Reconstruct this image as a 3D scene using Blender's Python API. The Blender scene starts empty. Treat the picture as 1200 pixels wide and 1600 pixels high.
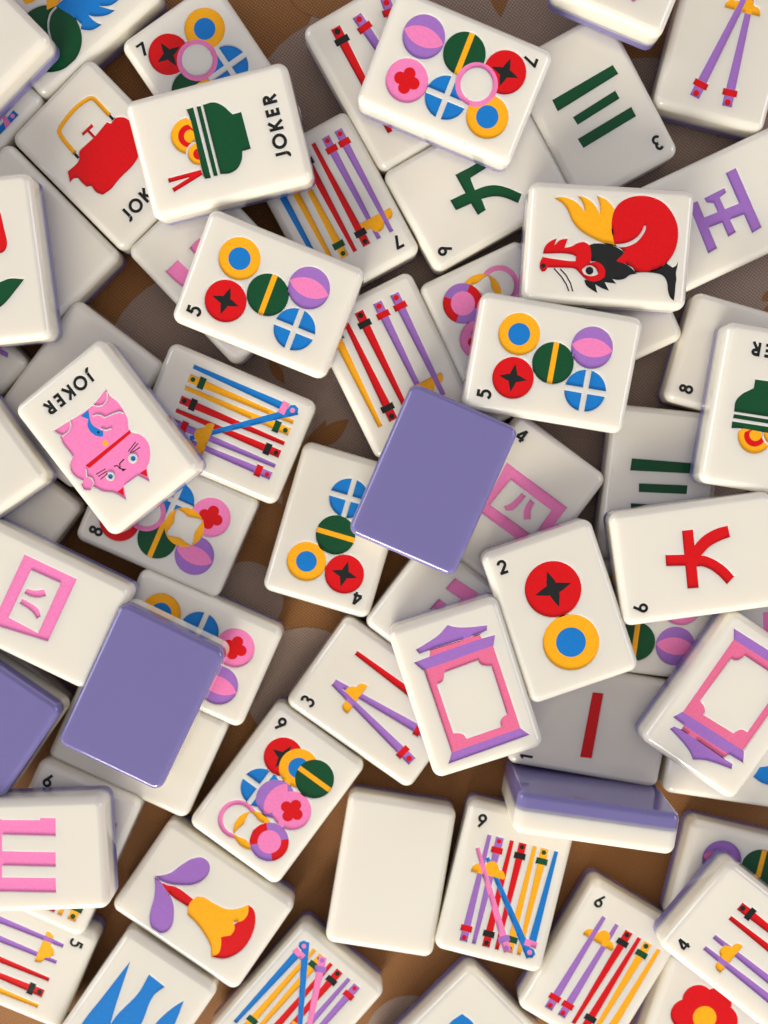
import bpy, math, random
from mathutils import Matrix, Vector
from mathutils.geometry import delaunay_2d_cdt
random.seed(7)
scene = bpy.context.scene
COL = scene.collection
MM = 0.001

# ------------------------------------------------------------------ camera, world, light, exposure
cam_d = bpy.data.cameras.new('camera')
cam = bpy.data.objects.new('camera', cam_d)
COL.objects.link(cam)
scene.camera = cam
cam_d.sensor_fit = 'VERTICAL'
cam_d.sensor_height = 36.0
cam_d.sensor_width = 36.0
cam_d.lens = 1560 / 1600 * 36
cam_d.clip_start = 0.01
cam_d.clip_end = 20.0
cam.location = (0, 0, 0.199)
cam.rotation_euler = (-math.atan(100 / 1560), 0, 0)
cam_d.dof.use_dof = True
cam_d.dof.focus_distance = 0.184
cam_d.dof.aperture_fstop = 11.0

world = bpy.data.worlds.new('World')
scene.world = world
world.use_nodes = True
bg = world.node_tree.nodes['Background']
bg.inputs['Color'].default_value = (0.95, 0.91, 1.0, 1)
bg.inputs['Strength'].default_value = 0.52

def area(name, loc, target, size, power, color):
    l = bpy.data.lights.new(name, 'AREA')
    l.shape = 'RECTANGLE'
    l.size, l.size_y = size
    l.energy = power
    l.color = color
    o = bpy.data.objects.new(name, l)
    COL.objects.link(o)
    o.location = loc
    o.rotation_euler = (Vector(target) - Vector(loc)).to_track_quat('-Z', 'Y').to_euler()
    return o
# daylight from the windows of the room: the main one beyond the lower left of the picture, weaker ones to both sides
area('window_light', (-0.42, -1.20, 0.56), (0, 0, 0), (0.75, 0.45), 26.0, (1.0, 0.94, 0.82))
area('side_window_light', (-1.40, 0.35, 0.55), (0, 0, 0), (0.9, 0.6), 7.5, (0.88, 0.92, 1.0))
area('far_window_light', (1.40, 0.15, 0.60), (0, 0, 0), (0.9, 0.6), 6.0, (0.88, 0.92, 1.0))

scene.view_settings.view_transform = 'Standard'
scene.view_settings.look = 'None'
scene.view_settings.exposure = -0.10
scene.view_settings.gamma = 1.0
scene.view_settings.use_curve_mapping = False
scene.render.engine = 'CYCLES'
scene.cycles.max_bounces = 8

# ------------------------------------------------------------------ materials
def nodes(name):
    m = bpy.data.materials.new(name)
    m.use_nodes = True
    nt = m.node_tree
    return m, nt, nt.nodes['Principled BSDF']

def plastic():
    """cream plastic on a lilac back, the two layers bleeding softly into each other"""
    m, nt, b = nodes('tile_plastic')
    N, Lk = nt.nodes, nt.links
    tc = N.new('ShaderNodeTexCoord')
    sep = N.new('ShaderNodeSeparateXYZ')
    Lk.new(tc.outputs['Object'], sep.inputs[0])
    nz = N.new('ShaderNodeTexNoise')
    nz.inputs['Scale'].default_value = 260
    Lk.new(tc.outputs['Object'], nz.inputs['Vector'])
    add = N.new('ShaderNodeMath'); add.operation = 'MULTIPLY_ADD'
    add.inputs[1].default_value = 0.0003
    Lk.new(nz.outputs['Fac'], add.inputs[0])
    Lk.new(sep.outputs['Z'], add.inputs[2])
    mr = N.new('ShaderNodeMapRange')
    mr.interpolation_type = 'SMOOTHSTEP'
    mr.inputs['From Min'].default_value = -0.0014
    mr.inputs['From Max'].default_value = -0.0001
    Lk.new(add.outputs[0], mr.inputs['Value'])
    mix = N.new('ShaderNodeMix'); mix.data_type = 'RGBA'
    mix.inputs[6].default_value = (0.195, 0.170, 0.385, 1)
    mix.inputs[7].default_value = (0.82, 0.775, 0.66, 1)
    Lk.new(mr.outputs[0], mix.inputs[0])
    # faint tint from tile to tile
    oi = N.new('ShaderNodeObjectInfo')
    hs = N.new('ShaderNodeHueSaturation')
    vr = N.new('ShaderNodeMapRange')
    vr.inputs['To Min'].default_value = 0.96
    vr.inputs['To Max'].default_value = 1.03
    Lk.new(oi.outputs['Random'], vr.inputs['Value'])
    Lk.new(vr.outputs[0], hs.inputs['Value'])
    Lk.new(mix.outputs[2], hs.inputs['Color'])
    Lk.new(hs.outputs[0], b.inputs['Base Color'])
    b.inputs['Roughness'].default_value = 0.17
    b.inputs['IOR'].default_value = 1.56
    b.inputs['Coat Weight'].default_value = 0.5
    b.inputs['Coat Roughness'].default_value = 0.07
    b.inputs['Subsurface Weight'].default_value = 0.9
    b.inputs['Subsurface Radius'].default_value = (1.0, 0.92, 0.85)
    b.inputs['Subsurface Scale'].default_value = 0.0032
    # very slight moulding waviness and fine scuffs
    n2 = N.new('ShaderNodeTexNoise')
    n2.inputs['Scale'].default_value = 190
    n2.inputs['Detail'].default_value = 2
    Lk.new(tc.outputs['Object'], n2.inputs['Vector'])
    bp = N.new('ShaderNodeBump')
    bp.inputs['Strength'].default_value = 0.035
    bp.inputs['Distance'].default_value = 0.0005
    Lk.new(n2.outputs['Fac'], bp.inputs['Height'])
    Lk.new(bp.outputs[0], b.inputs['Normal'])
    n3 = N.new('ShaderNodeTexNoise')
    n3.inputs['Scale'].default_value = 900
    n3.inputs['Detail'].default_value = 4
    Lk.new(tc.outputs['Object'], n3.inputs['Vector'])
    n4 = N.new('ShaderNodeTexNoise')
    n4.inputs['Scale'].default_value = 130
    n4.inputs['Detail'].default_value = 6
    n4.inputs['Distortion'].default_value = 1.2
    Lk.new(tc.outputs['Object'], n4.inputs['Vector'])
    rr = N.new('ShaderNodeMapRange')
    rr.inputs['From Min'].default_value = 0.25
    rr.inputs['From Max'].default_value = 0.75
    rr.inputs['To Min'].default_value = 0.05
    rr.inputs['To Max'].default_value = 0.16
    ml = N.new('ShaderNodeMath'); ml.operation = 'MULTIPLY_ADD'
    ml.inputs[1].default_value = 0.5
    hf = N.new('ShaderNodeMath'); hf.operation = 'MULTIPLY'
    hf.inputs[1].default_value = 0.5
    Lk.new(n4.outputs['Fac'], hf.inputs[0])
    Lk.new(n3.outputs['Fac'], ml.inputs[0])
    Lk.new(hf.outputs[0], ml.inputs[2])
    Lk.new(ml.outputs[0], rr.inputs['Value'])
    Lk.new(rr.outputs[0], b.inputs['Roughness'])
    return m

def paint(name, col):
    m, nt, b = nodes(name + '_paint')
    N, Lk = nt.nodes, nt.links
    tc = N.new('ShaderNodeTexCoord')
    nz = N.new('ShaderNodeTexNoise')
    nz.inputs['Scale'].default_value = 2600
    nz.inputs['Detail'].default_value = 3
    Lk.new(tc.outputs['Object'], nz.inputs['Vector'])
    mr = N.new('ShaderNodeMapRange')
    mr.inputs['To Min'].default_value = 0.86
    mr.inputs['To Max'].default_value = 1.14
    Lk.new(nz.outputs['Fac'], mr.inputs['Value'])
    hs = N.new('ShaderNodeHueSaturation')
    hs.inputs['Color'].default_value = (*col, 1)
    Lk.new(mr.outputs[0], hs.inputs['Value'])
    Lk.new(hs.outputs[0], b.inputs['Base Color'])
    b.inputs['Roughness'].default_value = 0.34
    b.inputs['Specular IOR Level'].default_value = 0.3
    bp = N.new('ShaderNodeBump')
    bp.inputs['Strength'].default_value = 0.22
    bp.inputs['Distance'].default_value = 0.0002
    Lk.new(nz.outputs['Fac'], bp.inputs['Height'])
    Lk.new(bp.outputs[0], b.inputs['Normal'])
    return m

def cloth(name, c0, c1):
    m, nt, b = nodes(name)
    N, Lk = nt.nodes, nt.links
    tc = N.new('ShaderNodeTexCoord')
    hts = []
    for ang in (0.62, 0.62 + math.pi / 2):
        mp = N.new('ShaderNodeMapping')
        mp.inputs['Rotation'].default_value = (0, 0, ang)
        Lk.new(tc.outputs['Object'], mp.inputs['Vector'])
        wv = N.new('ShaderNodeTexWave')
        wv.inputs['Scale'].default_value = 620
        wv.inputs['Distortion'].default_value = 0.6
        wv.inputs['Detail'].default_value = 1.0
        wv.inputs['Detail Scale'].default_value = 0.35
        Lk.new(mp.outputs[0], wv.inputs['Vector'])
        hts.append(wv)
    mul = N.new('ShaderNodeMath'); mul.operation = 'MULTIPLY'
    Lk.new(hts[0].outputs['Fac'], mul.inputs[0])
    Lk.new(hts[1].outputs['Fac'], mul.inputs[1])
    nz = N.new('ShaderNodeTexNoise')
    nz.inputs['Scale'].default_value = 45
    nz.inputs['Detail'].default_value = 5
    Lk.new(tc.outputs['Object'], nz.inputs['Vector'])
    ad = N.new('ShaderNodeMath'); ad.operation = 'MULTIPLY_ADD'
    ad.inputs[1].default_value = 0.45
    Lk.new(nz.outputs['Fac'], ad.inputs[0])
    Lk.new(mul.outputs[0], ad.inputs[2])
    mr = N.new('ShaderNodeMapRange')
    mr.inputs['From Min'].default_value = 0.1
    mr.inputs['From Max'].default_value = 1.0
    Lk.new(ad.outputs[0], mr.inputs['Value'])
    mix = N.new('ShaderNodeMix'); mix.data_type = 'RGBA'
    mix.inputs[6].default_value = (*c0, 1)
    mix.inputs[7].default_value = (*c1, 1)
    Lk.new(mr.outputs[0], mix.inputs[0])
    Lk.new(mix.outputs[2], b.inputs['Base Color'])
    b.inputs['Roughness'].default_value = 0.75
    b.inputs['Sheen Weight'].default_value = 0.15
    bp = N.new('ShaderNodeBump')
    bp.inputs['Strength'].default_value = 0.6
    bp.inputs['Distance'].default_value = 0.0002
    Lk.new(mul.outputs[0], bp.inputs['Height'])
    Lk.new(bp.outputs[0], b.inputs['Normal'])
    return m

PLASTIC = plastic()
PAINT = {k: paint(k, c) for k, c in {
    'red': (0.66, 0.002, 0.004), 'yellow': (0.95, 0.42, 0.006), 'green': (0.003, 0.068, 0.020),
    'blue': (0.006, 0.185, 0.55), 'pink': (0.86, 0.22, 0.47), 'rose': (0.78, 0.155, 0.29),
    'purple': (0.34, 0.155, 0.50), 'black': (0.012, 0.014, 0.012)}.items()}
BROWN = cloth('brown_cloth', (0.20, 0.076, 0.014), (0.46, 0.195, 0.042))
TAUPE = cloth('taupe_cloth', (0.24, 0.165, 0.115), (0.52, 0.370, 0.265))

# ------------------------------------------------------------------ helpers
def mesh_obj(name, verts, faces, mat, parent=None, normals=None):
    me = bpy.data.meshes.new(name)
    me.from_pydata(verts, [], faces)
    me.materials.append(mat)
    if normals:
        me.polygons.foreach_set('use_smooth', [True] * len(me.polygons))
        me.normals_split_custom_set(normals)
    o = bpy.data.objects.new(name, me)
    COL.objects.link(o)
    if parent:
        o.parent = parent
    return o

# ------------------------------------------------------------------ the cloth under the tiles
S = 0.75
table = mesh_obj('tablecloth', [(-S, -S, 0), (S, -S, 0), (S, S, 0), (-S, S, 0)], [(0, 1, 2, 3)], BROWN)
table['kind'] = 'structure'

def px(u, v):
    """photograph pixel -> point on the cloth (mm)"""
    f = 1560
    th = math.atan(100 / f)
    a, b = (u - 600) / f, (800 - v) / f
    d = Vector((a, -math.sin(th) + b * math.cos(th), -math.cos(th) - b * math.sin(th)))
    return (d.x * 199 / -d.z, d.y * 199 / -d.z)

def motif(name, pts, z, mat):
    P = [px(*p) for p in pts]
    mesh_obj(name, [(x * MM, y * MM, z * MM) for x, y in P], [tuple(range(len(P)))], mat, table)

def pxc(cx, cy, r, a0=0, a1=360, n=40):
    return [(cx + r * math.cos(math.radians(a0 + (a1 - a0) * i / n)), cy + r * math.sin(math.radians(a0 + (a1 - a0) * i / n))) for i in range(n + (a1 - a0 < 360))]

for k, (cx, cy, r) in enumerate([(330, 590, 172), (560, 610, 215), (560, 195, 175), (870, 640, 330), (1010, 330, 240), (700, 110, 230),
                                 (385, 935, 58), (640, 1625, 70), (478, 1075, 95)]):
    motif('printed_circle', pxc(cx, cy, r), 0.03 + 0.006 * k, TAUPE)
def leaf(x0, y0, x1, y1, w):
    dx, dy = x1 - x0, y1 - y0
    L = math.hypot(dx, dy); nx, ny = -dy / L * w, dx / L * w
    up = [(x0 + dx * t + nx * math.sin(math.pi * t), y0 + dy * t + ny * math.sin(math.pi * t)) for t in [i / 12 for i in range(13)]]
    dn = [(x0 + dx * t - nx * math.sin(math.pi * t), y0 + dy * t - ny * math.sin(math.pi * t)) for t in [i / 12 for i in range(11, 0, -1)]]
    return up + dn
for k, q in enumerate([(782, 28, 775, -60, 16), (490, 700, 545, 655, 14), (420, 560, 445, 600, 8), (510, 655, 440, 800, 20), (1120, 215, 1140, 190, 6), (1190, 470, 1215, 455, 8), (560, 30, 430, -60, 40)]):
    motif('printed_leaf', leaf(*q), 0.10 + 0.006 * k, BROWN)

# ------------------------------------------------------------------ tile geometry
W, L, T = 21.5, 30.0, 8.0
RB = 1.85
RBACK = 1.25                # the back is rounded less
#                    # rounding of the edges
PHI = math.radians(72)       # the rounding meets the face in a faint crease
SPLIT = -0.8                 # lilac below, cream above
DEPTH = 0.30                 # the pictures are engraved and painted
KC = 5

def ring(phi, z, r):
    """rounded-rectangle outline of the tile at rounding angle phi: (points, normals)"""
    c, s = math.cos(phi), math.sin(phi)
    pts, nrm = [], []
    for sx, sy, a0 in ((1, 1, 0), (-1, 1, 90), (-1, -1, 180), (1, -1, 270)):
        for k in range(KC + 1):
            a = math.radians(a0 + 90 * k / KC)
            k2 = RB - r * (1 - c)
            pts.append((sx * (W / 2 - RB) + k2 * math.cos(a), sy * (L / 2 - RB) + k2 * math.sin(a), z))
            nrm.append((c * math.cos(a), c * math.sin(a), s))
    return pts, nrm

TOPZ = T / 2
def shell(top):
    """rings from the flat face down to the split (top) or from the back up to the split"""
    sgn = 1 if top else -1
    r = RB if top else RBACK
    rings = []
    for k in range(7):
        phi = PHI * (1 - k / 6)
        z = TOPZ - r * (math.sin(PHI) - math.sin(phi))
        p, n = ring(phi, z * sgn, r)
        rings.append((p, [(a, b, c * sgn) for a, b, c in n]))
    p, n = ring(0, SPLIT + (0.006 if top else -0.006), r)
    rings.append((p, n))
    return rings

def area2(p):
    return sum(p[i][0] * p[(i + 1) % len(p)][1] - p[(i + 1) % len(p)][0] * p[i][1] for i in range(len(p)))

def build_layer(name, parent, top, polys):
    """one plastic layer; polys = [(element, sub, colour, points)] engraved into it. Returns painted triangles per polygon."""
    V, F, NR = [], [], []
    sgn = 1 if top else -1
    rings = shell(top)
    M = len(rings[0][0])
    base = []
    for p, n in rings:
        base.append(len(V)); V += p
    def vn(r, i): return rings[r][1][i]
    for r in range(len(rings) - 1):
        for i in range(M):
            j = (i + 1) % M
            f = [(r + 1, i), (r + 1, j), (r, j), (r, i)]
            if not top: f = f[::-1]
            F.append(tuple(base[a] + b for a, b in f)); NR += [vn(a, b) for a, b in f]
    b0 = base[-1]
    cap = list(range(len(V), len(V) + M)); V += rings[-1][0]
    if top: cap = cap[::-1]
    F.append(tuple(cap)); NR += [(0, 0, -sgn)] * M
    if not polys:
        f = list(range(len(V), len(V) + M)); V += rings[0][0]
        if not top: f = f[::-1]
        F.append(tuple(f)); NR += [(0, 0, sgn)] * M
        return mesh_obj(name, [(x * MM, y * MM, z * MM) for x, y, z in V], F, PLASTIC, parent, NR), {}
    # constrained triangulation of the flat face with all picture outlines
    pv = [Vector((p[0], p[1])) for p in rings[0][0]]
    pf = [list(range(M))]
    lx, ly = [q / 2 - RB * (1 - math.cos(PHI)) - .25 for q in (W, L)]
    for el, sub, col, pts in polys:
        q = [(min(max(x, -lx), lx), min(max(y, -ly), ly)) for x, y in pts]
        r = [q[0]]
        for a in q[1:]:
            if math.hypot(a[0] - r[-1][0], a[1] - r[-1][1]) > .012: r.append(a)
        if math.hypot(r[0][0] - r[-1][0], r[0][1] - r[-1][1]) < .012: r.pop()
        if len(r) < 3 or abs(area2(r)) < .004:
            pf.append([]); continue
        if area2(r) < 0: r.reverse()
        pf.append(list(range(len(pv), len(pv) + len(r))))
        pv += [Vector(a) for a in r]
    use = [(i, f) for i, f in enumerate(pf) if f]
    ov, oe, of, _, _, oof = delaunay_2d_cdt(pv, [], [f for _, f in use], 1, 1e-4, True)
    owner = []
    for k in range(len(of)):
        src = [use[i][0] for i in oof[k]]
        m = max(src) if src else 0
        owner.append(m if m and polys[m - 1][2] != 'face' else 0)
    edges = {}
    for k, f in enumerate(of):
        for a, b in zip(f, f[1:] + f[:1]):
            edges.setdefault((min(a, b), max(a, b)), []).append((k, a, b))
    inset, wid = {}, {}
    walls = []
    for key, us in edges.items():
        art = [u for u in us if owner[u[0]]]
        if art and len(art) < len(us) or (art and len(us) == 1):
            k, a, b = art[0]
            d = ov[b] - ov[a]
            if d.length < 1e-6: continue
            n = Vector((-d.y, d.x)).normalized()
            fine = polys[owner[k] - 1][0].split('#')[0].split('_')[0] in ('numeral', 'letter', 'whisker', 'nose', 'chopstick')
            for q in (a, b):
                inset[q] = inset.get(q, Vector((0, 0))) + n
                wid[q] = min(wid.get(q, 1), .05 if fine else .11)
            walls.append((a, b, n))
    flz = TOPZ - DEPTH
    def floor_xy(i):
        p = ov[i]
        if i in inset and inset[i].length > .2:
            p = p + inset[i].normalized() * .02
        return p
    def top_xy(i):
        p = ov[i]
        if i in inset and inset[i].length > .2:
            p = p - inset[i].normalized() * wid[i]
        return p
    topi, flri = {}, {}
    def tv(i):
        if i not in topi:
            p = top_xy(i); topi[i] = len(V); V.append((p.x, p.y, TOPZ))
        return topi[i]
    def fv(i):
        if i not in flri:
            p = floor_xy(i); flri[i] = len(V); V.append((p.x, p.y, flz))
        return flri[i]
    painted = {}
    for k, f in enumerate(of):
        if owner[k]:
            F.append(tuple(fv(i) for i in f))
            painted.setdefault(owner[k], []).append([(floor_xy(i).x, floor_xy(i).y) for i in f])
        else:
            F.append(tuple(tv(i) for i in f))
        NR += [(0, 0, 1)] * len(f)
    for a, b, n in walls:
        k = len(V)
        fa, fb = floor_xy(a), floor_xy(b)
        ta, tb = top_xy(a), top_xy(b)
        V += [(tb.x, tb.y, TOPZ), (ta.x, ta.y, TOPZ), (fa.x, fa.y, flz), (fb.x, fb.y, flz)]
        F.append((k + 1, k, k + 3, k + 2))
        for q in (a, b, b, a):
            m = inset[q]
            m = m.normalized() if m.length > .2 else n
            if m.dot(n) < .75: m = n
            NR.append(tuple(Vector((m.x, m.y, .55)).normalized()))
    o = mesh_obj(name, [(x * MM, y * MM, z * MM) for x, y, z in V], F, PLASTIC, parent, NR)
    return o, painted

# ------------------------------------------------------------------ pictures (mm on the tile face, x right, y up)
def circ(x, y, r, n=0):
    n = n or max(12, int(20 + r * 8))
    return [(x + r * math.cos(2 * math.pi * i / n), y + r * math.sin(2 * math.pi * i / n)) for i in range(n)]
def rect(x0, y0, x1, y1): return [(x0, y0), (x1, y0), (x1, y1), (x0, y1)]
def stroke(p, w, w1=None):
    """polygon along a polyline, width w at its start and w1 at its end"""
    w1 = w if w1 is None else w1
    l, r = [], []
    n = len(p)
    for i, (x, y) in enumerate(p):
        ax, ay = p[max(i - 1, 0)]; bx, by = p[min(i + 1, n - 1)]
        d = math.hypot(bx - ax, by - ay) or 1
        h = (w + (w1 - w) * i / (n - 1)) / 2
        nx, ny = -(by - ay) / d * h, (bx - ax) / d * h
        l.append((x + nx, y + ny)); r.append((x - nx, y - ny))
    return l + r[::-1]
def arcp(cx, cy, rx, ry, a0, a1, n=14):
    return [(cx + rx * math.cos(math.radians(a0 + (a1 - a0) * i / n)), cy + ry * math.sin(math.radians(a0 + (a1 - a0) * i / n))) for i in range(n + 1)]

def glyph(ch, x, y, h, sw):
    """bold geometric letters and figures as (colour, polygon), lower left corner x, y, height h; returns polygons and width"""
    def S(*p): return ('black', stroke([(x + a * h, y + b * h) for a, b in p], sw))
    def A(cx, cy, rx, ry, a0, a1): return ('black', stroke([(x + a * h, y + b * h) for a, b in arcp(cx, cy, rx, ry, a0, a1)], sw))
    def C(cx, cy, r): return [('black', circ(x + cx * h, y + cy * h, r * h + sw / 2, 22)), ('face', circ(x + cx * h, y + cy * h, max(r * h - sw / 2, .1), 18))]
    k = sw / h / 2
    g, w = [], .62
    if ch == '1': g = [S((.08, .78), (.36, 1 - k)), S((.34, 1), (.34, 0))]
    if ch == '2': g = [A(.31, .72, .25, .25, 175, -35), S((.53, .60), (.08, .06)), S((.02, k), (.62, k))]
    if ch == '3': g = [A(.28, .74, .22, .22, 150, -90), A(.28, .28, .26, .26, 95, -155)]
    if ch == '4': g = [S((.46, 0), (.46, 1)), S((.46, .97), (.04, .30)), S((.0, .26), (.66, .26))]
    if ch == '5': g = [S((.16, 1 - k), (.58, 1 - k)), S((.20, 1), (.15, .52)), A(.28, .32, .27, .29, 125, -150)]
    if ch == '6': g = C(.3, .29, .24) + [S((.09, .40), (.30, .72), (.47, 1))]
    if ch == '7': g = [S((0, 1 - k), (.62, 1 - k)), S((.56, .98), (.20, 0))]
    if ch == '8':
        a, b = C(.3, .74, .19), C(.3, .27, .23); g = [a[0], b[0], a[1], b[1]]
    if ch == '9': g = C(.3, .71, .24) + [S((.51, .60), (.30, .28), (.13, 0))]
    if ch == 'J': w = .42; g = [S((.30, 1), (.30, .26)), A(.13, .25, .17, .22, 0, -125)]
    if ch == 'O': w = .92; g = C(.45, .5, .42)
    if ch == 'K': w = .70; g = [S((.09, 0), (.09, 1)), S((.12, .44), (.58, 1)), S((.24, .58), (.64, 0))]
    if ch == 'E': w = .56; g = [S((.09, 0), (.09, 1)), S((.09, 1 - k), (.5, 1 - k)), S((.09, .5), (.47, .5)), S((.09, k), (.5, k))]
    if ch == 'R': w = .62; g = [A(.28, .72, .22, .28 - k, 90, -90), S((.09, 1 - k), (.29, 1 - k)), S((.09, .44 + k), (.29, .44 + k)), S((.09, 0), (.09, 1)), S((.26, .46), (.55, 0))]
    return g, w * h

def numeral(ch):
    g, w = glyph(ch, -9.5 if ch == '1' else -8.35, 10.2, 2.55, .56)
    return [('numeral', 'numeral' if c != 'face' else 'counter', c, p) for c, p in g]
def joker():
    out, x = [], -5.55
    for ch in 'JOKER':
        g, w = glyph(ch, x, -11.9, 2.55, .60)
        out += [('letter_' + ch.lower(), 'letter_' + ch.lower() if c != 'face' else 'counter', c, p) for c, p in g]
        x += w + .72
    return out

def dot(kind, x, y, r):
    e = 'circle'
    P = []
    def add(sub, c, p): P.append((e, sub, c, p))
    if kind == 'red':
        add(e, 'red', circ(x, y, r))
        s = []
        for i in range(4):
            a = math.radians(90 * i + 90); m = math.radians(90 * i + 135)
            s.append((x + .68 * r * math.cos(a), y + .68 * r * math.sin(a)))
            for f, d in ((-18, .33), (0, .25), (18, .33)):
                s.append((x + d * r * math.cos(m + math.radians(f)), y + d * r * math.sin(m + math.radians(f))))
        add('star', 'black', s)
    if kind == 'yellow':
        add(e, 'yellow', circ(x, y, r)); add('centre', 'blue', circ(x, y, r * .53))
    if kind == 'green':
        add(e, 'green', circ(x, y, r)); add('stripe', 'yellow', rect(x - r * .985, y - r * .13, x + r * .985, y + r * .13))
    if kind == 'blue':
        g = r * .135
        for sx in (-1, 1):
            for sy in (-1, 1):
                p = [(x + sx * g, y + sy * g)]
                a0 = math.asin(g / r)
                for i in range(13):
                    a = a0 + (math.pi / 2 - 2 * a0) * i / 12
                    p.append((x + sx * r * math.cos(a), y + sy * r * math.sin(a)))
                add(e, 'blue', p)
    if kind == 'purple':
        add(e, 'purple', circ(x, y, r))
        R = r * 1.32; d = math.sqrt(R * R - r * r * .98)
        h = math.degrees(math.asin(r * .985 / R))
        add('lens', 'pink', [(x - d + a, y + b) for a, b in arcp(0, 0, R, R, -h, h, 16)] + [(x + d + a, y + b) for a, b in arcp(0, 0, R, R, 180 - h, 180 + h, 16)])
    if kind == 'clover':
        add(e, 'pink', circ(x, y, r))
        for i in range(4):
            a = math.radians(90 * i)
            add('clover', 'red', circ(x + .34 * r * math.cos(a), y + .34 * r * math.sin(a), r * .285))
        add('clover', 'red', circ(x, y, r * .25))
    if kind == 'ring':
        add(e, 'pink', circ(x, y, r)); add('opening', 'face', circ(x, y, r * .76))
    if kind == 'star':
        add(e, 'yellow', circ(x, y, r))
        s = []
        for i in range(4):
            a0 = 45 + 90 * i
            for k in range(8):
                t = k / 8; a = math.radians(a0 + 90 * t)
                d = r * (.985 - .40 * math.sin(math.pi * t))
                s.append((x + d * math.cos(a), y + d * math.sin(a)))
        add('opening', 'face', s)
    if kind == 'wheel':
        for i in range(4):
            add('segment' if i % 2 else e, 'purple' if i % 2 else 'red', [(x, y)] + [(x + r * math.cos(math.radians(a)), y + r * math.sin(math.radians(a))) for a in [90 * i - 45 + 6 * k for k in range(16)]])
        add('centre', 'pink', circ(x, y, r * .6))
    return P

def dots(n):
    r = 3.8
    if n == 2: D = [('red', 0, 4.6, 5.25), ('yellow', 0, -5.9, 5.25)]
    elif n == 4: D = [('blue', -.6, -6.7, r), ('green', -.1, .8, r), ('yellow', 3.85, 7.3, r), ('red', -3.85, 7.6, r)]
    elif n == 5: D = [('red', -3.85, 6.7, r), ('yellow', 4.1, 7.0, r), ('green', 0, 0, r), ('purple', 3.9, -6.5, r), ('blue', -3.95, -6.7, r)]
    elif n in (6, 7, 8):
        D = [('red', -4.1, 8.0, r), ('yellow', 4.1, 8.0, r), ('green', -4.3, .1, r), ('blue', 3.8, -.1, r), ('purple', -4.3, -7.7, r), ('clover', 3.7, -7.7, r)]
        if n > 6: D.append(('ring', -.3, 4.1, r))
        if n > 7: D.append(('star', -.1, -3.8, r))
    else:
        D = [('red', -3.4, 6.6, r), ('yellow', .3, 6.6, r), ('green', 4.1, 6.7, r), ('blue', -3.4, -.9, r), ('purple', .3, -.9, r), ('clover', 4.2, -.9, r),
             ('ring', -3.3, -8.5, r), ('star', .4, -8.5, r), ('wheel', 4.3, -8.4, r)]
    out = []
    for q, d in enumerate(D):
        out += [(e + '#%d' % q, s, c, p) for e, s, c, p in dot(*d)]
    return out

SIZE = [1.0]
def stick(q, x0, y0, x1, y1, col, cap=None):
    """hairpin stick from (x0,y0), its thin tip, to (x1,y1), its thick end, which may carry a cap"""
    e = 'stick#%s' % q
    size = SIZE[0]
    d = math.hypot(x1 - x0, y1 - y0); ux, uy = (x1 - x0) / d, (y1 - y0) / d
    P = [(e, 'stick', col, stroke([(x0, y0), (x1, y1)], .80 * size, 1.55 * size))]
    if cap:
        P.append((e, 'stick', col, stroke([(x1 - ux * 2.6, y1 - uy * 2.6), (x1, y1)], 1.55 * size)))
        P.append((e, 'band', cap, stroke([(x1 - ux * 3.2, y1 - uy * 3.2), (x1 - ux * 1.95, y1 - uy * 1.95)], 2.3 * size)))
        P.append((e, 'dot', cap, circ(x1 - ux * .8, y1 - uy * .8, .48 * size, 16)))
    return P
def cloud(x, y, ang=0):
    c, s = math.cos(ang), math.sin(ang)
    p = [(-3.0, -.75), (3.0, -.75)] + arcp(2.15, -.6, .95, .95, 0, 100, 7) + arcp(.45, .25, 1.25, 1.05, 10, 165, 9) + arcp(-1.9, -.45, 1.15, .95, 70, 190, 7)
    return [('cloud', 'cloud', 'yellow', [(x + a * c - b * s, y + a * s + b * c) for a, b in [(a * 1.1, b * 1.45) for a, b in p]])]
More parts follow.
